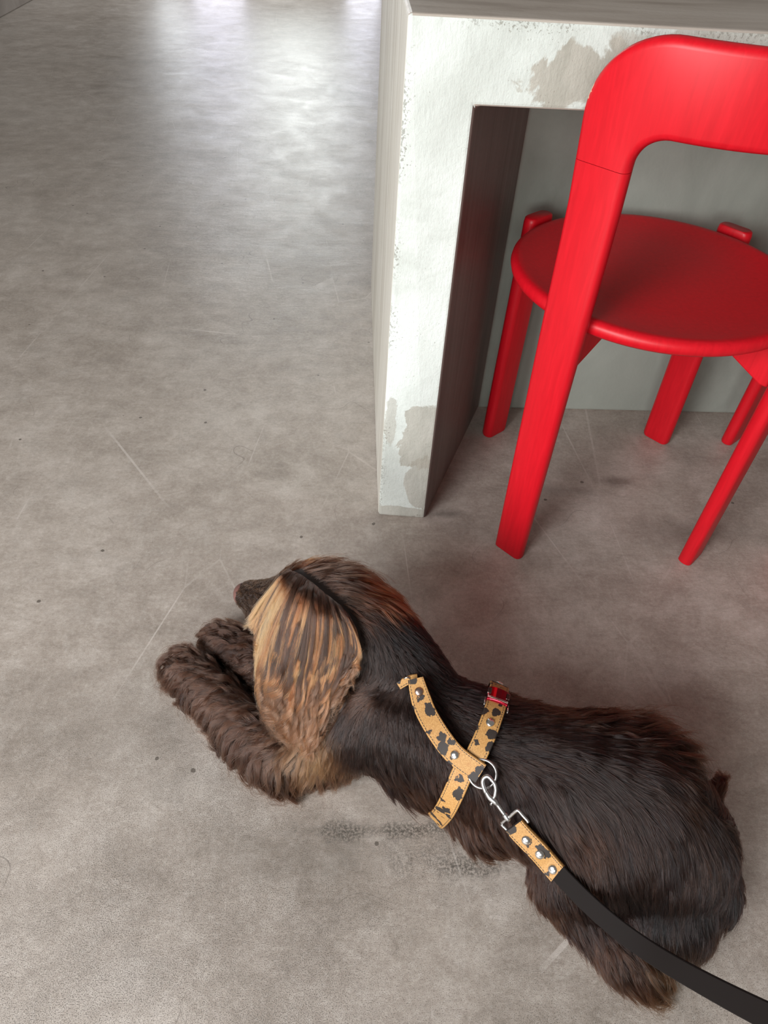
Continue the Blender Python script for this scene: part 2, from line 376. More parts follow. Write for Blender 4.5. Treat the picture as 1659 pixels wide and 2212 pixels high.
def make_chair(name='red_chair'):
    root = empty(name, CHAIR_C)
    WL = .0345
    zj, ZT, ZB, RO, RI = .655, .789, .696, .088, .034
    # two rear legs rising into the backrest
    for sg in (-1, 1):
        prs = []
        for k in range(15):
            z = .001+k/14*(zj-.001); hw = WL-.006*(1-z/zj)
            prs.append(((sg*(SH+hw), z), (sg*(SH-hw), z)))
        vs, fs = sweep(prs); pydata('leg', vs, fs, RED, root, True)
    # backrest hoop: squarish outer corner, tighter inner one
    half = []
    so, si = SH+WL, SH-WL
    for k in range(5): half.append(((so, zj+.0006+(ZT-RO-zj)*k/5), (si, zj+.0006+(ZB-RI-zj-.0006)*k/5)))
    for k in range(19):
        a = k/18*math.pi/2
        half.append(((so-RO+RO*math.cos(a), ZT-RO+RO*math.sin(a)), (si-RI+RI*math.cos(a), ZB-RI+RI*math.sin(a))))
    so, si = half[-1][0][0], half[-1][1][0]
    for k in range(1, 12): half.append(((so*(1-k/12), ZT), (si*(1-k/12), ZB)))
    prs = half+[((0, ZT), (0, ZB))]+[((-a[0], a[1]), (-b[0], b[1])) for a, b in reversed(half)]
    vs, fs = sweep(prs); pydata('backrest', vs, fs, RED, root, True)
    # two front legs, rounded tops a little above the seat
    for nm, bx, by, tx, ty in (('l', .314, 1.196, .318, 1.192), ('r', .668, 1.186, .652, 1.170)):
        d = Vector((bx-CX, by-CY, 0)).normalized(); tg = Vector((-d.y, d.x, 0))
        vs, fs = [], []
        n = 10; ring = []
        for side in (1, -1):
            for k in range(n+1):
                a = math.pi/2-math.pi*k/n
                ring.append((side*(.019+.0105*math.cos(a)), side*.0125*math.sin(a)))
        N = len(ring); zs = [0.001, .006]+list(np.linspace(.03, .448, 12))+[.456, .462, .464]
        sh = [.92, 1]+[1]*12+[1, .96, .86]
        for z, q in zip(zs, sh):
            t = z/.464; c0 = Vector((bx+(tx-bx)*t, by+(ty-by)*t, z))
            for a, b in ring: vs.append(c0+tg*a*q+d*b*q)
        for i in range(len(zs)-1):
            for j in range(N): fs.append((i*N+j, i*N+(j+1) % N, (i+1)*N+(j+1) % N, (i+1)*N+j))
        fs.append(tuple(range(N))[::-1]); fs.append(tuple((len(zs)-1)*N+j for j in range(N)))
        pydata('leg', vs, fs, RED, root, True)
    # seat: round, dished, rolled edge
    prof = [(0, .4485), (.06, .449), (.12, .4505), (.17, .4535), (.200, .4585), (.208, .4600), (.2145, .4590), (.2185, .4545), (.2195, .449), (.2175, .4425), (.212, .438), (.200, .4365), (.10, .4365), (0, .4365)]
    vs, fs = [], []; NS = 96
    for r, z in prof[1:-1]:
        for k in range(NS): a = 2*math.pi*k/NS; vs.append((CX+r*math.cos(a), CY+r*math.sin(a), z))
    m = len(prof)-2
    for i in range(m-1):
        for k in range(NS): fs.append((i*NS+k, i*NS+(k+1) % NS, (i+1)*NS+(k+1) % NS, (i+1)*NS+k))
    vs.append((CX, CY, prof[0][1])); vs.append((CX, CY, prof[-1][1]))
    for k in range(NS): fs.append((m*NS, k, (k+1) % NS)); fs.append((m*NS+1, (m-1)*NS+(k+1) % NS, (m-1)*NS+k))
    pydata('seat', vs, fs, RED, root, True)
    for c_ in root.children:
        c_.data.set_sharp_from_angle(angle=math.radians(50))
    # four triangular braces between the legs and the underside of the seat
    LP = [(hoop_pt(-SH, 0)), (hoop_pt(SH, 0)), Vector((.314, 1.196, 0)), Vector((.668, 1.186, 0))]
    for p in LP:
        d = (Vector((p.x-CX, p.y-CY, 0))).normalized(); tg = Vector((-d.y, d.x, 0)); ro = (Vector((p.x-CX, p.y-CY, 0))).length-.012
        bm = bmesh.new(); pr = [(ro, .436), (ro, .362), (ro-.012, .362), (.085, .418), (.06, .436)]
        a = [bm.verts.new(Vector((CX, CY, 0))+d*r+Vector((0, 0, z))+tg*.011) for r, z in pr]
        b = [bm.verts.new(Vector((CX, CY, 0))+d*r+Vector((0, 0, z))-tg*.011) for r, z in pr]
        bm.faces.new(a); bm.faces.new(b[::-1])
        for i in range(5): bm.faces.new((a[i], b[i], b[(i+1) % 5], a[(i+1) % 5]))
        o = from_bm('brace', bm, RED, root); bevel(o, .0025, 2)
    return root
chair = make_chair()
# object coordinates of the parts are world coordinates shifted by nothing: shift chips with them
tag(chair, 'red lacquered wooden chair with a round seat, in front of the counter recess', 'chair', 'red chairs at the counter')
ch2 = chair.copy(); col.objects.link(ch2); ch2.location = chair.location+Vector((.521, -.010, 0))
for c in list(chair.children):
    k = c.copy(); col.objects.link(k); k.parent = ch2; k.matrix_parent_inverse = c.matrix_parent_inverse.copy()
tag(ch2, 'red chair mostly outside the right edge, only its slim far leg showing under the counter', 'chair', 'red chairs at the counter')

# ------------------------------------------------------------------ the dog: body
def bl(u, v, z, rpx):
    p = at(u, v, z); d = np.linalg.norm(p-CAM); return (p[0], p[1], p[2], rpx*d/F)
CH = [  # chains of (u, v, z, radius in photo pixels at that distance)
 # trunk
 [(850, 1545, .110, 118), (960, 1590, .108, 122), (1100, 1655, .105, 132), (1240, 1715, .105, 150), (1360, 1765, .100, 160), (1425, 1820, .090, 136)],
 # rump and haunches
 [(1420, 1760, .095, 105), (1468, 1850, .08, 95), (1520, 1920, .060, 62)],
 [(1380, 1672, .095, 88), (1422, 1715, .09, 84)],
 [(1300, 1830, .10, 105), (1270, 1870, .075, 92), (1215, 1905, .05, 60)],
 [(1215, 1920, .042, 48), (1290, 2000, .036, 44), (1350, 2060, .034, 48), (1395, 2090, .030, 42)],
 [(1440, 1960, .06, 80), (1470, 1990, .045, 60)],
 # flank fur mass behind the near elbow
 [(1010, 1720, .055, 62), (1060, 1770, .050, 66)],
 # chest and shoulder
 [(850, 1545, .110, 112), (760, 1560, .085, 100), (700, 1610, .060, 66)],
 [(880, 1640, .060, 66), (930, 1680, .050, 58)],
 # near foreleg
 [(720, 1625, .055, 60), (620, 1640, .040, 56), (545, 1590, .038, 48), (480, 1520, .036, 42), (420, 1460, .034, 44), (398, 1445, .032, 42)],
 # far foreleg
 [(640, 1470, .050, 48), (560, 1430, .040, 46), (500, 1395, .036, 44), (475, 1382, .034, 38)],
 # neck
 [(900, 1500, .140, 92), (850, 1420, .165, 88), (790, 1360, .185, 92), (740, 1330, .195, 90)],
 # skull
 [(740, 1320, .195, 92), (680, 1295, .200, 78), (645, 1285, .195, 60)],
 # muzzle
 [(645, 1290, .185, 58), (590, 1293, .170, 42), (548, 1288, .160, 33), (530, 1284, .157, 29)],
 [(640, 1335, .160, 58), (595, 1338, .145, 42), (560, 1326, .142, 30)],
 [(640, 1345, .150, 50), (598, 1356, .135, 36), (570, 1348, .134, 24)],
 # tail stub
 [(1480, 1790, .10, 36), (1530, 1738, .105, 19), (1554, 1692, .112, 10)],
]
# ear flap: columns of (u, v, z) running from root to tip
EAR = [
 [(628, 1232, .238), (604, 1262, .226), (578, 1304, .208), (560, 1342, .192), (552, 1366, .182)],
 [(648, 1240, .245), (622, 1300, .230), (594, 1380, .196), (570, 1470, .150), (562, 1530, .118)],
 [(672, 1256, .250), (660, 1320, .238), (644, 1420, .196), (626, 1520, .142), (632, 1610, .100)],
 [(696, 1276, .252), (700, 1340, .240), (692, 1420, .202), (668, 1520, .150), (668, 1625, .104)],
 [(716, 1292, .250), (738, 1350, .236), (742, 1420, .204), (712, 1510, .156), (692, 1600, .112)],
 [(732, 1304, .247), (762, 1350, .234), (776, 1400, .216), (762, 1440, .196), (746, 1490, .170)],
]
def ear_pt(a, t):
    """a across 0..1, t along 0..1 -> smooth bilinear/Catmull point"""
    def cr(P, x):
        n = len(P)-1; x = max(0, min(n-1e-6, x*n)); i = int(x); f = x-i
        p0, p1, p2, p3 = P[max(0, i-1)], P[i], P[i+1], P[min(n, i+2)]
        return .5*((2*p1)+(-p0+p2)*f+(2*p0-5*p1+4*p2-p3)*f*f+(-p0+3*p1-3*p2+p3)*f**3)
    cols = [cr([np.array(q, float) for q in c], t) for c in EAR]
    q = cr(cols, a); return at(q[0], q[1], q[2])
bm = bmesh.new()
ico = bmesh.new(); bmesh.ops.create_icosphere(ico, subdivisions=2, radius=1.0)
icv = np.array([v.co for v in ico.verts]); icf = [[v.index for v in f.verts] for f in ico.faces]; ico.free()
bv, bf = [], []
def add_ball(x, y, z, r):
    z = max(z, r*.86)
    n0 = len(bv); bv.extend((icv*r+np.array([x, y, z])).tolist()); bf.extend([[i+n0 for i in f] for f in icf])
for ch in CH:
    B = [bl(*c) for c in ch]
    for a, b in zip(B[:-1], B[1:]):
        L = math.dist(a[:3], b[:3]); k = max(2, int(L/(.25*min(a[3], b[3]))))
        for i in range(k+1):
            t = i/k; add_ball(*[a[j]+(b[j]-a[j])*t for j in range(4)])
for a in np.linspace(0.14, .90, 14):
    for t in np.linspace(0, .80, 22):
        p = ear_pt(a, t)-np.array([0, 0, .012]); n0 = len(bv); bv.extend((icv*.0085+p).tolist()); bf.extend([[i+n0 for i in f] for f in icf])
bm.free()
bme = bpy.data.meshes.new('tmp'); bme.from_pydata(bv, [], bf)
tmp = bpy.data.objects.new('tmp', bme); col.objects.link(tmp)
rm = tmp.modifiers.new('r', 'REMESH'); rm.mode = 'VOXEL'; rm.voxel_size = .0052
sm = tmp.modifiers.new('s', 'SMOOTH'); sm.iterations = 7; sm.factor = .5
dg = bpy.context.evaluated_depsgraph_get()
body_me = bpy.data.meshes.new_from_object(tmp.evaluated_get(dg)); body_me.name = 'dog_body'
bpy.data.objects.remove(tmp); bpy.data.meshes.remove(bme)
nv = len(body_me.vertices); co = np.empty(nv*3); body_me.vertices.foreach_get('co', co); co = co.reshape(-1, 3)
co[:, 2] = np.maximum(co[:, 2], .002); body_me.vertices.foreach_set('co', co.ravel()); body_me.update()
polys = [tuple(p.vertices) for p in body_me.polygons]
bvh = BVHTree.FromPolygons([Vector(c) for c in co], polys)
def hit(u, v):
    d = Vector(ray(u, v)); loc, nrm, idx, dist = bvh.ray_cast(Vector(CAM), d)
    return (loc, nrm)

dog = empty('dog', tuple(at(1050, 1640, 0)))
tag(dog, 'dark brown long-haired spaniel lying on the floor with tan-streaked ears', 'dog')
SKIN = mat_plain('brown_skin', srgb(40, 27, 22), .7)
NOSE = mat_plain('brown_nose_leather', srgb(112, 78, 72), .38)
body = link_mesh('body', body_me, [SKIN, NOSE], dog, True)
NP = Vector(at(512, 1278, .157))
for p in body_me.polygons:
    c = p.center
    q = Vector(c)-NP
    if q.length < .0175: p.material_index = 1
# eyes
EYE = mat_plain('dark_eye', srgb(24, 14, 10), .08)
def ball(name, c, r, mat, parent):
    b_ = bmesh.new(); bmesh.ops.create_uvsphere(b_, u_segments=20, v_segments=12, radius=r)
    for v_ in b_.verts: v_.co += Vector(c)
    return from_bm(name, b_, mat, parent, True)
el, en = hit(607, 1246); ball('eye', el-en*.003, .0065, EYE, dog)
l2, n2, _, _ = bvh.find_nearest(el+Vector((.005, .075, -.012))); ball('eye', l2-n2*.003, .0065, EYE, dog)

# ------------------------------------------------------------------ the dog: coat
C_BODY = (.0120, .0050, .0032); C_COOL = (.015, .0088, .0072); C_WARM = (.025, .0092, .0046); C_LEG = (.052, .0245, .0155)
C_RUST = (.115, .028, .008); C_TAN = (.50, .140, .048); C_BLOND = (.62, .205, .075); C_EARD = (.050, .025, .016); C_WAVE = (.19, .088, .048)
C_DARK = (.006, .0026, .0018); C_MUZ = (.036, .019, .011)
G = [  # u, v, du, dv, length, lift, wave, colour
 # muzzle and face
 (520, 1262, 1, .1, .004, .10, 0, C_MUZ), (545, 1262, 1, .0, .005, .10, 0, C_MUZ), (575, 1262, 1, .0, .006, .12, 0, C_MUZ), (540, 1300, .7, .5, .005, .1, 0, C_MUZ),
 (560, 1340, .6, .8, .008, .1, 0, C_MUZ), (600, 1300, .9, .3, .007, .1, 0, C_MUZ), (610, 1252, 1, -.3, .008, .3, 0, C_MUZ), (555, 1365, .5, .8, .010, .15, .1, C_DARK),
 # crest on the skull
 (622, 1232, .5, -.9, .022, .45, .2, C_WARM), (645, 1218, .6, -.8, .034, .5, .25, C_RUST), (670, 1225, .7, -.6, .042, .45, .25, C_LEG), (700, 1235, .9, -.35, .042, .35, .2, C_LEG),
 (735, 1250, 1, -.1, .042, .30, .2, C_WARM), (770, 1262, 1, .15, .042, .30, .25, C_RUST), (800, 1285, 1, .25, .042, .32, .3, C_RUST), (740, 1290, 1, .3, .039, .15, .1, C_EARD), (790, 1320, .9, .5, .034, .2, .2, C_WARM),
 # neck
 (820, 1340, .6, .8, .018, .1, .1, C_DARK), (860, 1370, .6, .8, .016, .12, .1, C_DARK), (810, 1400, .3, 1, .018, .08, .1, C_COOL), (860, 1440, .5, .9, .016, .08, .1, C_COOL),
 (780, 1440, .1, 1, .018, .08, .1, C_COOL), (900, 1400, .7, .7, .015, .15, .1, C_DARK), (790, 1500, -.9, .15, .020, .1, .1, C_LEG), (840, 1490, -.6, .6, .016, .06, .1, C_COOL),
 # chest and shoulder
 (800, 1560, -.1, 1, .016, .06, .05, C_COOL), (860, 1560, .1, 1, .016, .06, .05, C_COOL), (740, 1560, -.3, 1, .016, .08, .05, C_COOL), (760, 1630, -.1, 1, .022, .1, .15, C_BODY),
 (850, 1650, .2, 1, .034, .12, .2, C_BODY), (900, 1700, .3, 1, .038, .15, .25, C_WARM), (830, 1690, .0, 1, .040, .2, .3, C_BODY), (960, 1480, .7, .5, .016, .12, .1, C_DARK), (1000, 1480, .9, .4, .018, .15, .1, C_DARK),
 (960, 1560, .5, .8, .016, .08, .1, C_BODY), (1000, 1560, .8, .5, .016, .08, .1, C_BODY), (930, 1620, .2, 1, .020, .08, .1, C_BODY), (950, 1720, .2, 1, .030, .12, .2, C_WARM),
 (680, 1640, -.3, 1, .026, .16, .25, (.20, .095, .042)), (640, 1640, -.5, .9, .026, .16, .3, (.12, .058, .03)), (700, 1680, -.1, 1, .040, .16, .3, C_LEG),
 # near foreleg
 (600, 1600, -.8, .45, .035, .15, .45, C_LEG), (560, 1640, -.4, .9, .053, .18, .5, C_LEG), (600, 1690, .1, 1, .056, .16, .4, C_WARM), (540, 1560, -.9, .2, .032, .15, .45, C_LEG), (510, 1600, -.6, .8, .053, .2, .5, C_WARM),
 (500, 1520, -.9, .1, .030, .15, .45, C_LEG), (460, 1540, -.7, .7, .048, .2, .5, C_LEG), (450, 1470, -.9, .1, .027, .2, .5, C_LEG), (410, 1430, -.7, -.6, .027, .3, .6, C_LEG), (385, 1450, -.9, .3, .027, .3, .6, C_LEG), (410, 1500, -.6, .8, .042, .25, .55, C_WARM), (560, 1520, -.9, -.2, .027, .15, .4, C_BODY),
 # far foreleg
 (560, 1430, -.9, -.1, .027, .2, .5, C_WARM), (510, 1400, -.9, -.2, .027, .25, .6, C_WARM), (470, 1370, -.8, -.5, .024, .3, .6, C_LEG), (500, 1355, -.3, -.9, .024, .35, .6, C_WARM), (460, 1400, -.8, .4, .024, .3, .6, C_LEG), (572, 1482, -.9, .1, .030, .15, .4, (.42, .40, .36)),
 # back
 (1090, 1500, .6, -.5, .022, .35, .15, C_WARM), (1120, 1540, .9, .1, .020, .15, .1, C_BODY), (1110, 1600, 1, .0, .022, .10, .05, C_BODY), (1120, 1640, .9, .4, .024, .08, .05, C_BODY), (1180, 1540, 1, .3, .022, .15, .1, C_WARM),
 (1200, 1600, 1, .2, .026, .08, .05, C_BODY), (1200, 1660, .9, .5, .028, .08, .08, C_BODY), (1270, 1558, .6, -.9, .046, .75, .35, C_WARM), (1330, 1560, .7, -.6, .048, .7, .35, C_WARM), (1390, 1580, .8, -.4, .046, .65, .35, C_WARM), (1440, 1620, .9, -.1, .042, .5, .35, C_WARM),
 (1300, 1620, 1, .4, .030, .08, .08, C_BODY), (1300, 1700, .8, .8, .034, .08, .1, C_COOL), (1400, 1680, .8, .7, .034, .08, .1, C_BODY), (1480, 1720, .5, .9, .030, .08, .1, C_WARM), (1440, 1780, .5, 1, .036, .08, .12, C_BODY),
 (1220, 1720, .7, .8, .034, .08, .12, C_COOL), (1150, 1720, .5, .9, .032, .08, .15, C_BODY), (1250, 1790, .6, .8, .036, .1, .18, C_WARM), (1350, 1800, .4, 1, .038, .08, .15, C_BODY), (1350, 1900, .25, 1, .042, .1, .2, C_BODY),
 (1450, 1880, .0, 1, .042, .1, .15, C_BODY), (1530, 1860, .1, 1, .028, .08, .1, C_BODY), (1560, 1930, -.1, 1, .026, .08, .1, C_DARK), (1440, 1970, -.1, 1, .044, .15, .2, C_DARK), (1500, 1990, .1, 1, .034, .15, .2, C_DARK),
 # flank and belly side
 (1060, 1700, .3, 1, .030, .1, .2, C_BODY), (1020, 1750, .0, 1, .034, .12, .25, C_WARM), (1080, 1790, .5, .8, .034, .12, .25, C_WARM), (1060, 1840, .7, .5, .030, .12, .25, C_WARM), (990, 1790, .3, 1, .030, .15, .3, C_WARM), (1150, 1820, .7, .6, .032, .1, .2, C_BODY),
 # near hind leg
 (1200, 1900, .5, .8, .030, .1, .2, C_BODY), (1180, 1950, .3, 1, .028, .12, .2, C_WARM), (1250, 1990, .6, .8, .028, .12, .2, C_BODY), (1300, 2040, .5, .9, .028, .15, .25, C_WARM), (1370, 2090, .5, .9, .034, .18, .3, C_WARM), (1410, 2080, .4, 1, .034, .18, .3, (.06, .028, .012)), (1330, 2000, .7, .7, .026, .1, .2, C_DARK),
 # tail stub
 (1534, 1735, .2, -1, .020, .15, .1, C_BODY), (1552, 1698, .7, -1, .034, .2, .15, C_WARM), (1530, 1760, .3, 1, .020, .1, .1, C_BODY),
]
gp, gd, gl, gw, gc, gli = [], [], [], [], [], []
for (u, v, du, dv, L, lift, wv_, c) in G:
    loc, nrm = hit(u, v)
    if loc is None:
        # just off the silhouette: walk toward the trunk axis
        best = None
        for k in range(1, 30):
            for a in range(12):
                l2, n2 = hit(u+k*4*math.cos(a*.524), v+k*4*math.sin(a*.524))
                if l2 is not None: best = (l2, n2); break
            if best: break
        loc, nrm = best
    # direction in the surface: photo direction met with the tangent plane, kept bounded at grazing parts
    right, down = Vector(R[:, 0]), Vector(R[:, 1])
    s0 = math.hypot(du, dv); d = (right*du+down*dv)/s0
    d = d-nrm*d.dot(nrm)
    if d.length < .2: d = (right*du+down*dv)/s0
    gp.append(loc); gd.append(d.normalized()); gl.append(L); gw.append(wv_); gc.append(c); gli.append(lift)
gd = np.array(gd); gl = np.array(gl); gw = np.array(gw); gc = np.array(gc); gli = np.array(gli)
gkd = KDTree(len(gp))
for i, p in enumerate(gp): gkd.insert(p, i)
gkd.balance()
def field(p):
    nn = gkd.find_n(p, 4)
    idx = [q[1] for q in nn]; wt = np.array([1/(q[2]+.006)**3 for q in nn]); wt /= wt.sum()
    return idx, wt
# sample roots over the skin
tris = []
for p in polys:
    for k in range(1, len(p)-1): tris.append((p[0], p[k], p[k+1]))
tris = np.array(tris); A_ = co[tris[:, 0]]; B_ = co[tris[:, 1]]; C_ = co[tris[:, 2]]
cr = np.cross(B_-A_, C_-A_); ar = np.linalg.norm(cr, axis=1)/2; tn = cr/(2*ar[:, None]+1e-12)
cen = (A_+B_+C_)/3
wgt = ar*np.where(tn[:, 2] < -.45, 0, 1)*np.where(cen[:, 2] < .004, .15, 1)
wgt = wgt*np.where(np.linalg.norm(cen-np.array(NP), axis=1) < .0172, 0, 1)
ekd = KDTree(21*21); q_ = 0
for x in np.linspace(.1, .94, 21):
    for y in np.linspace(0, .84, 21): ekd.insert(ear_pt(x, y)-np.array([0, 0, .012]), q_); q_ += 1
ekd.balance()
near_ear = np.array([ekd.find(c)[2] < .0125 for c in cen.tolist()])
wgt = wgt*np.where(near_ear, 0, 1)
def sample(n):
    t = rng.choice(len(tris), n, p=wgt/wgt.sum()); r1 = np.sqrt(rng.random(n))[:, None]; r2 = rng.random(n)[:, None]
    return A_[t]*(1-r1)+B_[t]*(r1*(1-r2))+C_[t]*(r1*r2), tn[t]
NSEG = 10
NG, NSTR = 13000, 250000
P0, N0 = sample(NG)
GWV = np.zeros(NG); GP = np.zeros((NG, NSEG, 3)); GC = np.zeros((NG, 3)); GL = np.zeros(NG)
for i in range(NG):
    p = Vector(P0[i]); nrm = Vector(N0[i]); idx, wt = field(p)
    wave = float((gw[idx]*wt).sum()); L = float((gl[idx]*wt).sum())*random.uniform(.75, 1.2)*(1+.35*min(1, max(0, wave-.2)*5)); lift = float((gli[idx]*wt).sum())
    GC[i] = (gc[idx]*wt[:, None]).sum(0); GL[i] = L; GWV[i] = wave
    ph = random.uniform(0, 6.28); fr = random.uniform(4.5, 7.0) if wave > .3 else random.uniform(3, 5)
    jit = Vector((random.gauss(0, 1), random.gauss(0, 1), random.gauss(0, 1)))*(.10+.16*wave)
    GP[i, 0] = p; step = L/(NSEG-1); q = p.copy()
    for k in range(1, NSEG):
        t = k/(NSEG-1)
        if k in (1, 3, 5):
            idx, wt = field(q); d = Vector((gd[idx]*wt[:, None]).sum(0))
        loc, n2, _, dist = bvh.find_nearest(q)
        if n2 is None: n2 = nrm
        dd = d-n2*d.dot(n2)
        dd = dd.normalized() if dd.length > 1e-4 else d.normalized()
        side = dd.cross(n2)
        vdir = dd+jit*.6+side*wave*1.35*math.cos(ph+fr*t)+n2*(lift*(1.1-.9*t)+wave*.4*math.sin(ph+fr*t)+.16*(1-t))-Vector((0, 0, 1))*(.10+.25*t*min(1, L/.03))
        q = q+vdir.normalized()*step
        loc, n2, _, dist = bvh.find_nearest(q)
        if loc is not None and (q-loc).dot(n2) < .0012: q = loc+n2*.0014
        if q.z < .0015: q.z = .0015+random.random()*.001
        GP[i, k] = q
gk2 = KDTree(NG)
for i in range(NG): gk2.insert(P0[i], i)
gk2.balance()
P1, N1 = sample(NSTR)
near = np.array([gk2.find(p)[1] for p in P1.tolist()])
keep = [i for i in range(NG) if i % 3 == 0]; gk3 = KDTree(len(keep))
for i in keep: gk3.insert(P0[i], i)
gk3.balance()
wavy = GWV[near] > .27
for i in np.nonzero(wavy)[0]: near[i] = gk3.find(P1[i])[1]
T = np.linspace(0, 1, NSEG)
wv_n = np.array([float(x) for x in GWV])[near]; clump = np.clip(rng.uniform(.45, .85, NSTR)+wv_n*.35, 0, .93)
off = P1-P0[near]
scale = rng.uniform(.78, 1.08, NSTR); stray = rng.random(NSTR) < .05; scale = np.where(stray, scale*1.35, scale); clump = np.where(stray, .1, clump)
base = GP[near]-GP[near][:, :1]
nz = rng.normal(0, 1, (NSTR, 1, 3))*(.0011*T[None, :, None]**1.3)
pos = P1[:, None, :]+base*scale[:, None, None]-off[:, None, :]*(clump[:, None]*T[None, :]**.9)[:, :, None]+nz
pos[:, :, 2] = np.maximum(pos[:, :, 2], .0012)
tint = GC[near]*rng.uniform(.6, 1.5, (NSTR, 1))*(.55+.9*rng.random((NG, 1)))[near]
tint = np.clip(tint, 0.003, .9)
HAIR = mat_hair('dog_hair')
def hair_object(name, pos, tint, r0, r1, parent, mat, label=None):
    n, k = pos.shape[:2]
    c = bpy.data.hair_curves.new(name); c.add_curves([k]*n)
    c.position_data.foreach_set('vector', pos.astype(np.float32).ravel())
    ra = c.attributes.get('radius') or c.attributes.new('radius', 'FLOAT', 'POINT')
    rr = (r0+(r1-r0)*np.linspace(0, 1, k)**1.5)[None, :]*rng.uniform(.75, 1.25, (n, 1))
    ra.data.foreach_set('value', rr.astype(np.float32).ravel())
    if tint.ndim == 2: tint = np.repeat(tint[:, None, :], k, axis=1)
    ta = c.attributes.new('tint', 'FLOAT_COLOR', 'POINT')
    ta.data.foreach_set('color', np.concatenate([tint, np.ones((n, k, 1))], 2).astype(np.float32).ravel())
    c.materials.append(mat)
    o = bpy.data.objects.new(name, c); col.objects.link(o); parent_to(o, parent)
    if label: o['label'] = label
    return o
hair_object('coat', pos, tint, .00017, .00007, dog, HAIR)

# ear hair: long locks hanging from the ear root
NLK = 460; PER = 75; NE = NLK*PER; K = 22; tt = np.linspace(0, 1, K)
la = rng.random(NLK); la[:60] = rng.random(60)*.22
GA, GT = 41, 81
grid = np.array([[ear_pt(x, y) for y in np.linspace(0, 1, GT)] for x in np.linspace(0, 1, GA)])
def gsample(a, t):
    a0 = np.clip(a, 0, 1); x = np.clip(a0*(GA-1), 0, GA-1.001); y = np.clip(np.clip(t, 0, 1)*(GT-1), 0, GT-1.001)
    i = x.astype(int); j = y.astype(int); fx = (x-i)[..., None]; fy = (y-j)[..., None]
    p = grid[i, j]*(1-fx)*(1-fy)+grid[i+1, j]*fx*(1-fy)+grid[i, j+1]*(1-fx)*fy+grid[i+1, j+1]*fx*fy
    sidev = grid[np.minimum(i+1, GA-1), j]-grid[np.maximum(i-1, 0), j]
    p = p+(a-a0)[..., None]*(grid[-1, 40]-grid[0, 40])
    tail = grid[i, GT-1]-grid[i, GT-4]
    return p+np.maximum(t-1, 0)[..., None]*tail*(GT/3.0)
kind = rng.random(NLK)
lstart = np.where(kind < .45, rng.random(NLK)*.10, rng.random(NLK)**.9*.50)
lend = np.where(kind < .45, rng.uniform(.45, .95, NLK), rng.uniform(.78, 1.10, NLK))
lend = np.where(la < .12, np.maximum(lend, rng.uniform(.8, 1.12, NLK)), lend)
lend = np.maximum(lend, lstart+.25)
ldrift = rng.normal(0, .045, NLK)+np.where(la < .5, -.03, .0)
llift = rng.uniform(.0, .011, NLK)*np.where(kind < .45, 1.0, .8)
lph = rng.random(NLK)*6.28; lfr = rng.uniform(20, 36, NLK); lamp = rng.uniform(.5, 2.0, NLK)
R_ = lambda x: np.repeat(x, PER)
so_a = rng.normal(0, .016, NE); so_h = rng.random(NE)*.0035
lenj = rng.uniform(.72, 1.04, NE)
tv = R_(lstart)[:, None]+((R_(lend)-R_(lstart))*lenj)[:, None]*tt[None, :]
conv = 1-.86*tt[None, :]**.8
wav = R_(lamp*np.clip((la-.08)/.25, .06, 1))[:, None]*np.clip((tv-.50)/.35, 0, 1)
phv = R_(lph)[:, None]+rng.normal(0, .25, NE)[:, None]+tv*R_(lfr)[:, None]
av = R_(la)[:, None]+so_a[:, None]*conv+R_(ldrift)[:, None]*tt[None, :]**1.3+rng.normal(0, .010, NE)[:, None]*tt[None, :]**2
E = gsample(av, tv)
lat = _n(grid[-1, 40]-grid[0, 40]); up = np.array([-.1, -.45, .88])
E = E+lat*(.0046*wav*np.sin(phv))[..., None]+up*(.0038*wav*np.cos(phv*.9))[..., None]
ris = np.clip(tt[None, :]*4+.1, 0, 1)*(1-.25*tt[None, :])
E = E+up*(.0015+(R_(llift)[:, None]+so_h[:, None]*conv)*ris)[..., None]
E[:, :, 2] = np.maximum(E[:, :, 2], .004)
# colour: dark at the root, orange streaks in the middle, dull wavy brown at the lower end
lockr = rng.random(NLK)
prob = np.where(la < .20, .95, np.where(la < .42, .45, np.where(la < .90, .62, .40)))
stk = R_(lockr < prob*.85)[:, None, None]; blond = R_(la < .2)[:, None, None]
A3 = lambda c: np.array(c)[None, None, :]
mids = np.where(stk, np.where(blond, A3(C_BLOND), A3(C_TAN)), A3(C_EARD))
u1 = np.clip((tv-.16)/.16, 0, 1)[..., None]; u2 = (np.clip((tv-.62)/.20, 0, 1)[..., None])*np.where(blond, .15, .85)
ct = (A3(C_EARD)*(1-u1)+mids*u1)*(1-u2)+A3(C_WAVE)*u2
ct = np.clip(ct*rng.uniform(.6, 1.35, (NE, 1, 1))*R_(rng.uniform(.65, 1.25, NLK))[:, None, None], .003, .9)
hair_object('ear_hair', E, ct, .00018, .00007, dog, HAIR, 'long ear hair streaked orange and tan')

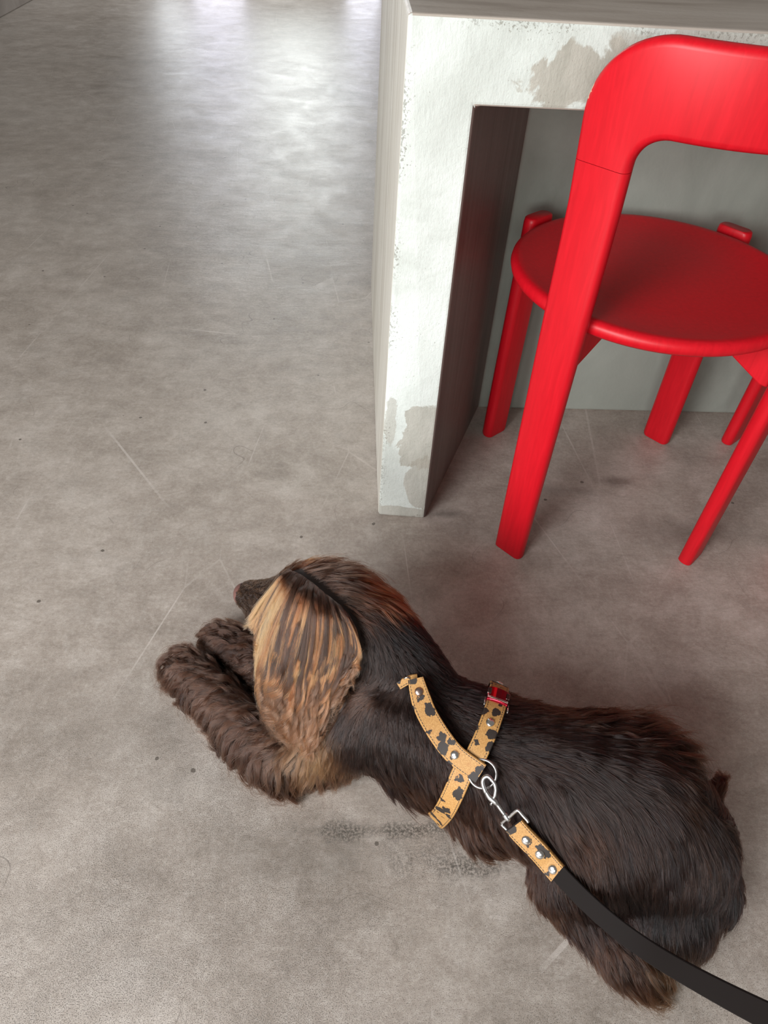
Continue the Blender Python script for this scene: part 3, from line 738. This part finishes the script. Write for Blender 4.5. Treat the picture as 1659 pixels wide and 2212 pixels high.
# ------------------------------------------------------------------ straps
LEO = mat_leopard()
STEEL = mat_plain('brushed_steel', (.62, .61, .60, 1), .28, 1.0)
CHROME = mat_plain('bright_rivet_metal', (.78, .76, .73, 1), .16, 1.0)
COPPER = mat_plain('dull_rivet_metal', (.45, .33, .28, 1), .3, 1.0)
BLACKL = mat_plain('dark_brown_leather', srgb(23, 17, 15), .85, Specular_IOR_Level=.25)
BACKL = mat_plain('strap_backing_leather', srgb(58, 52, 50), .7)
REDM = mat_plain('red_glossy_metal', (.45, .012, .03, 1), .10, .75)
GREYM = mat_plain('buckle_dark_metal', (.20, .15, .14, 1), .2, 1.0)
def catmull(P, n):
    P = [np.array(p, float) for p in P]; out = []; m = len(P)-1
    for k in range(n+1):
        x = min(k/n*m, m-1e-6); i = int(x); f = x-i
        p0, p1, p2, p3 = P[max(0, i-1)], P[i], P[i+1], P[min(m, i+2)]
        out.append(.5*((2*p1)+(-p0+p2)*f+(2*p0-5*p1+4*p2-p3)*f*f+(-p0+3*p1-3*p2+p3)*f**3))
    return out
def smooth_list(L, it):
    L = [np.array(x, float) for x in L]
    for _ in range(it): L = [L[0]]+[(L[i-1]+2*L[i]+L[i+1])/4 for i in range(1, len(L)-1)]+[L[-1]]
    return L
def surf_path(px, lift, n=40, it=10):
    pts, nrs = [], []
    for q in catmull([np.array(p, float) for p in px], n):
        loc, nrm = hit(q[0], q[1])
        if loc is None: continue
        pts.append(np.array(loc)); nrs.append(np.array(nrm))
    nrs = smooth_list(nrs, 60); pts = smooth_list(pts, it)
    nrs = [_n(x) for x in nrs]
    return [p+x*lift for p, x in zip(pts, nrs)], nrs
def ribbon(name, pts, nrs, width, thick, mat, parent, back=None, taper=None):
    vs, fs, uvs, mi = [], [], [], []
    L = 0; n = len(pts)
    prof = [(-.5, -1), (-.5, .4), (-.46, 1), (0, 1.12), (.46, 1), (.5, .4), (.5, -1)]
    for i in range(n):
        if i: L += np.linalg.norm(pts[i]-pts[i-1])
        t = _n(pts[min(n-1, i+1)]-pts[max(0, i-1)]); nn = _n(nrs[i]-t*np.dot(nrs[i], t)); s_ = np.cross(t, nn)
        wd = width*(taper[i] if taper is not None else 1)
        for a, b in prof:
            vs.append(pts[i]+s_*wd*a+nn*thick/2*b); uvs.append((L, (a+.5)*width))
    N = len(prof)
    for i in range(n-1):
        for j in range(N):
            fs.append((i*N+j, i*N+(j+1) % N, (i+1)*N+(j+1) % N, (i+1)*N+j)); mi.append(0 if j < N-1 and j not in () else 1)
    fs.append(tuple(range(N))); mi.append(1); fs.append(tuple((n-1)*N+j for j in range(N))); mi.append(1)
    me = bpy.data.meshes.new(name); me.from_pydata([tuple(v) for v in vs], [], fs)
    uvl = me.uv_layers.new(name='UVMap')
    for p, m in zip(me.polygons, mi):
        p.use_smooth = True; p.material_index = m
        for li in p.loop_indices: uvl.data[li].uv = uvs[me.loops[li].vertex_index]
    try: me.set_sharp_from_angle(angle=math.radians(40))
    except Exception: pass
    return link_mesh(name, me, [mat, back or mat], parent)
def tube(name, pts, r, mat, parent, closed=False, ns=12, squash=None):
    pts = [np.array(p, float) for p in pts]; n = len(pts); vs, fs = [], []; up0 = np.array([.13, .2, .97])
    rr = r if isinstance(r, (list, np.ndarray)) else [r]*n
    for i in range(n):
        t = _n(pts[(i+1) % n if closed else min(n-1, i+1)]-pts[i-1 if (closed or i) else 0])
        a = _n(np.cross(t, up0)); b = np.cross(t, a)
        for k in range(ns):
            an = 2*math.pi*k/ns; vs.append(pts[i]+(a*math.cos(an)+b*math.sin(an))*rr[i])
    m = n if closed else n-1
    for i in range(m):
        for k in range(ns): fs.append((i*ns+k, i*ns+(k+1) % ns, ((i+1) % n)*ns+(k+1) % ns, ((i+1) % n)*ns+k))
    if not closed: fs.append(tuple(range(ns))); fs.append(tuple((n-1)*ns+k for k in range(ns)))
    return pydata(name, vs, fs, mat, parent, True)
def dome(name, c, nrm, r, h, mat, parent):
    nrm = _n(nrm); a = _n(np.cross(nrm, [.3, 1, .2])); b = np.cross(nrm, a); vs, fs = [], []; NS = 24
    prof = [(1.0, -.6), (1.0, .05), (.95, .38), (.8, .68), (.55, .88), (.28, .98)]
    for q, z in prof:
        for k in range(NS): an = 2*math.pi*k/NS; vs.append(c+(a*math.cos(an)+b*math.sin(an))*r*q+nrm*h*z)
    for i in range(len(prof)-1):
        for k in range(NS): fs.append((i*NS+k, i*NS+(k+1) % NS, (i+1)*NS+(k+1) % NS, (i+1)*NS+k))
    vs.append(c+nrm*h); m = (len(prof)-1)*NS
    for k in range(NS): fs.append((len(vs)-1, m+k, m+(k+1) % NS))
    fs.append(tuple(range(NS)))
    return pydata(name, vs, fs, mat, parent, True)
def at_px(pts, u, v):
    """index of the path point that projects nearest the photo pixel"""
    best = min(range(len(pts)), key=lambda i: np.linalg.norm(np.cross(ray(u, v), pts[i]-CAM)))
    return best

hr = empty('dog_harness', tuple(at(1030, 1650, .0)))
tag(hr, 'leopard print dog harness with rivets and a red buckle, strapped round the spaniel', 'harness')
LIFT = .0135
pA, nA = surf_path([(897, 1466), (906, 1500), (918, 1536), (937, 1568), (964, 1601), (991, 1628), (1024, 1650), (1043, 1664)], LIFT+.004)
tap = [min(1, .78+.22*i/8) for i in range(len(pA))]
SA = ribbon('shoulder_strap', pA, nA, STRAP_W, .003, LEO, hr, BACKL, tap)
pB, nB = surf_path([(1069, 1470), (1072, 1490), (1070, 1508), (1067, 1536), (1057, 1568), (1048, 1595), (1037, 1620), (1022, 1648)], LIFT)
q, qn = pB[0], nB[0]; ext = []
for k in range(1, 6):
    s_ = Vector(pB[0]-nB[0]*LIFT)+Vector((.004, .011, -.013))*k*1.1
    loc, n2, _, _ = bvh.find_nearest(s_); ext.append((np.array(loc)+np.array(n2)*LIFT, np.array(n2)))
pB = [e[0] for e in reversed(ext)]+pB; nB = [e[1] for e in reversed(ext)]+nB
pB = smooth_list(pB, 3); nB = [_n(x) for x in smooth_list(nB, 3)]
SB = ribbon('girth_strap', pB, nB, STRAP_W, .003, LEO, hr, BACKL)
pC, nC = surf_path([(1018, 1640), (1005, 1660), (994, 1687), (980, 1715), (968, 1740), (959, 1758)], LIFT)
ext = []
tc_ = _n(pC[-1]-pC[-4])
for k in range(1, 5):
    p_ = pC[-1]+tc_*.007*k+np.array([.0, .0022, -.0015])*k*k; p_[2] = max(p_[2], .006); ext.append((p_, _n(nC[-1]+np.array([0, -.1, -.25])*k)))
pC += [e[0] for e in ext]; nC += [e[1] for e in ext]
pC = smooth_list(pC, 3); nC = [_n(x) for x in smooth_list(nC, 3)]
ribbon('lower_strap', pC, nC, STRAP_W, .003, LEO, hr, BACKL)
pD, nD = surf_path([(900, 1466), (888, 1467), (876, 1472), (862, 1480)], .006, 14, 2)
ribbon('front_strap', pD, [_n(x+np.array([-.2, -.5, 0])) for x in nD], STRAP_W*.42, .003, LEO, hr, BACKL)
for so_, pts, nrs, lst in ((SA, pA, nA, [(904, 1497, COPPER), (990, 1624, CHROME)]), (SB, pB, nB, [(1058, 1560, CHROME), (1067, 1462, CHROME)])):
    for u, v, m in lst:
        i = at_px(pts, u, v); dome('rivet', pts[i]+nrs[i]*.0016, nrs[i], .0052, .0028, m, so_)
i = at_px(pD, 880, 1474); tube('link', [pD[i]+np.array([.004*math.cos(a), .001, .006*math.sin(a)]) for a in np.linspace(0, 6.28, 14)[:-1]], .0011, CHROME, hr, True)
# red side-release buckle on the girth strap
i = at_px(pB, 1070, 1506); bc_ = pB[i]; bn = nB[i]; bt_ = _n(pB[i+2]-pB[i-2]); bn = _n(bn-bt_*np.dot(bn, bt_)); bs = np.cross(bt_, bn)
def local_box(name, c, hx, hy, hz, mat, parent, bev=.0008, sh=None):
    bm = bmesh.new(); box_bm(bm, -hx, hx, -hy, hy, -hz, hz)
    if sh:
        for v_ in bm.verts: v_.co.z += sh*(1-(v_.co.x/hx)**2)
    for v_ in bm.verts: v_.co = Vector(bc_+bs*(c[0]+v_.co.x)+bt_*(c[1]+v_.co.y)+bn*(c[2]+v_.co.z))
    o = from_bm(name, bm, mat, parent); bevel(o, bev, 2); return o
bk = None
def buckle():
    vs, fs = [], []; hw, hl = .0125, .0125
    xs = np.linspace(-1, 1, 9); ys = [-1, -.9, .9, 1]
    for y in ys:
        for x in xs: vs.append(bc_+bs*hw*x+bt_*hl*y+bn*(.0030+.0022*(1-x*x)-(.0012 if abs(y) == 1 else 0)))
    for y in ys:
        for x in xs: vs.append(bc_+bs*hw*x+bt_*hl*y+bn*(-.0015))
    nx_ = len(xs); ny_ = len(ys); o2 = nx_*ny_
    for j in range(ny_-1):
        for k in range(nx_-1):
            a = j*nx_+k; fs.append((a, a+1, a+1+nx_, a+nx_)); fs.append((o2+a, o2+a+nx_, o2+a+1+nx_, o2+a+1))
    for k in range(nx_-1):
        fs.append((k, o2+k, o2+k+1, k+1)); a = (ny_-1)*nx_+k; fs.append((a, a+1, o2+a+1, o2+a))
    for j in range(ny_-1):
        a = j*nx_; fs.append((a, a+nx_, o2+a+nx_, o2+a)); a = j*nx_+nx_-1; fs.append((a, o2+a, o2+a+nx_, a+nx_))
    return pydata('buckle', vs, fs, REDM, hr, False)
bk = buckle(); bevel(bk, .0006, 2)
for sx in (-1, 1): local_box('release_button', (sx*.0112, -.001, .0034), .0024, .0056, .0018, GREYM, bk)
for yy in (.0092, .0112): local_box('buckle_rim', (0, yy, .0046), .0122, .0005, .0006, CHROME, bk, .0002)
loop = [bc_+bs*x+bt_*y+bn*.0005 for x, y in ((-.0138, .010), (-.0140, .017), (-.0140, .024))]
tube('buckle_bail', loop, .0009, CHROME, bk); tube('buckle_bail', [p+bs*.0279 for p in loop], .0009, CHROME, bk)
# steel ring at the crossing
rc, rn = hit(1043, 1666); rc = np.array(rc); rn = _n(np.array(rn)+np.array([0, -.25, .4])); ra_ = _n(np.cross(rn, [0, 1, 0])); rb_ = np.cross(rn, ra_)
rc = rc+rn*(LIFT+.0005)
RR = .0152
tube('ring', [rc+(ra_*math.cos(a)+rb_*math.sin(a))*RR for a in np.linspace(0, 2*math.pi, 49)[:-1]], .00165, STEEL, hr, True)

# ------------------------------------------------------------------ leash
ls = empty('dog_leash', tuple(at(1300, 1980, .0)))
tag(ls, 'dark leather leash with a leopard print end, snap-hooked to the harness', 'leash')
def lift_px(u, v, h):
    loc, nrm = hit(u, v); q = np.array(loc); d = ray(u, v)
    # raise above the skin along the view-independent vertical, then slide so that it stays over the same spot
    z = q[2]+h; return at(u, v, z)
H0 = lift_px(1055, 1690, .024); H1 = lift_px(1070, 1722, .024); H2 = lift_px(1093, 1762, .024)
ax = _n(H2-H0); nrmh = _n(rn-ax*np.dot(rn, ax)); sd = np.cross(ax, nrmh)
# eye of the snap hook: flat oval loop
def h_at(u, v, h=.024): return lift_px(u, v, h)
eye = [h_at(u, v) for u, v in ((1050, 1712), (1044, 1697), (1043, 1686), (1047, 1679), (1054, 1677), (1062, 1684), (1069, 1694), (1071, 1706), (1069, 1718), (1066, 1724))]
eye = catmull(eye, 30)
hook = tube('snap_hook', eye, list(np.linspace(.0026, .0019, len(eye))), STEEL, ls)
shaft = catmull([h_at(1050, 1710), h_at(1058, 1722), h_at(1070, 1732), h_at(1082, 1748), h_at(1093, 1763)], 24)
tube('hook_barrel', shaft, [.0026+.0010*math.exp(-((k-9)/5)**2) if k < 14 else .0024 for k in range(25)], STEEL, hook)
kn = h_at(1061, 1737, .026); tube('trigger', [h_at(1066, 1731, .026), h_at(1062, 1735, .026), kn], [.0012, .0012, .0022], STEEL, hook)
tube('swivel', [h_at(1089, 1757), h_at(1093, 1763), h_at(1097, 1768), h_at(1101, 1772)], [.0030, .0034, .0034, .0028], STEEL, hook)
fr = catmull([h_at(1110, 1808), h_at(1105, 1803), h_at(1094, 1791), h_at(1084, 1781), h_at(1086, 1776), h_at(1100, 1765), h_at(1114, 1752), h_at(1120, 1751), h_at(1129, 1761), h_at(1139, 1772), h_at(1141, 1776)], 44)
tube('square_loop', fr, .00185, STEEL, ls)
# leopard end
lp = [lift_px(*q) for q in ((1110, 1783, .022), (1122, 1797, .022), (1138, 1814, .022), (1153, 1829, .022), (1168, 1845, .022), (1185, 1865, .023), (1205, 1888, .024))]
LPn = []
P_ = catmull(lp, 34)
for p in P_:
    loc, n2, _, _ = bvh.find_nearest(Vector(p)); LPn.append(np.array(n2))
LPn = [_n(x+np.array([0, -.3, .6])) for x in smooth_list(LPn, 60)]
P_ = smooth_list(P_, 8)
LE = ribbon('leopard_end', P_, LPn, STRAP_W, .0042, LEO, ls, BACKL)
for u, v in ((1141, 1811), (1169, 1842), (1198, 1875)):
    i = at_px(P_, u, v); dome('rivet', P_[i]+LPn[i]*.0022, LPn[i], .0054, .0028, CHROME, LE)
# long dark strap rising toward the hand that holds it
e0 = P_[-1]
bl_ = [P_[-4]-LPn[-1]*.0030, e0-LPn[-1]*.0028, at(1268, 1952, max(e0[2]-.004, hit(1268, 1952)[0].z+.02)), at(1345, 2018, max(e0[2], hit(1345, 2018)[0].z+.03)), at(1430, 2075, e0[2]+.015), at(1540, 2136, .225), at(1659, 2198, .29), at(1850, 2285, .37), at(2100, 2390, .48)]
Q_ = catmull(bl_, 70); Q_ = smooth_list(Q_, 60)
nb0 = LPn[-1]; nb1 = _n(np.array([-.25, -.25, .9])); QN = [_n(nb0*(1-k/70)+nb1*(k/70)) for k in range(71)]
ribbon('leash_strap', Q_, QN, .0200, .0030, BLACKL, ls, BLACKL)
print('done building', NSTR)
for o in bpy.data.objects:
    if '_w' in o: del o['_w']
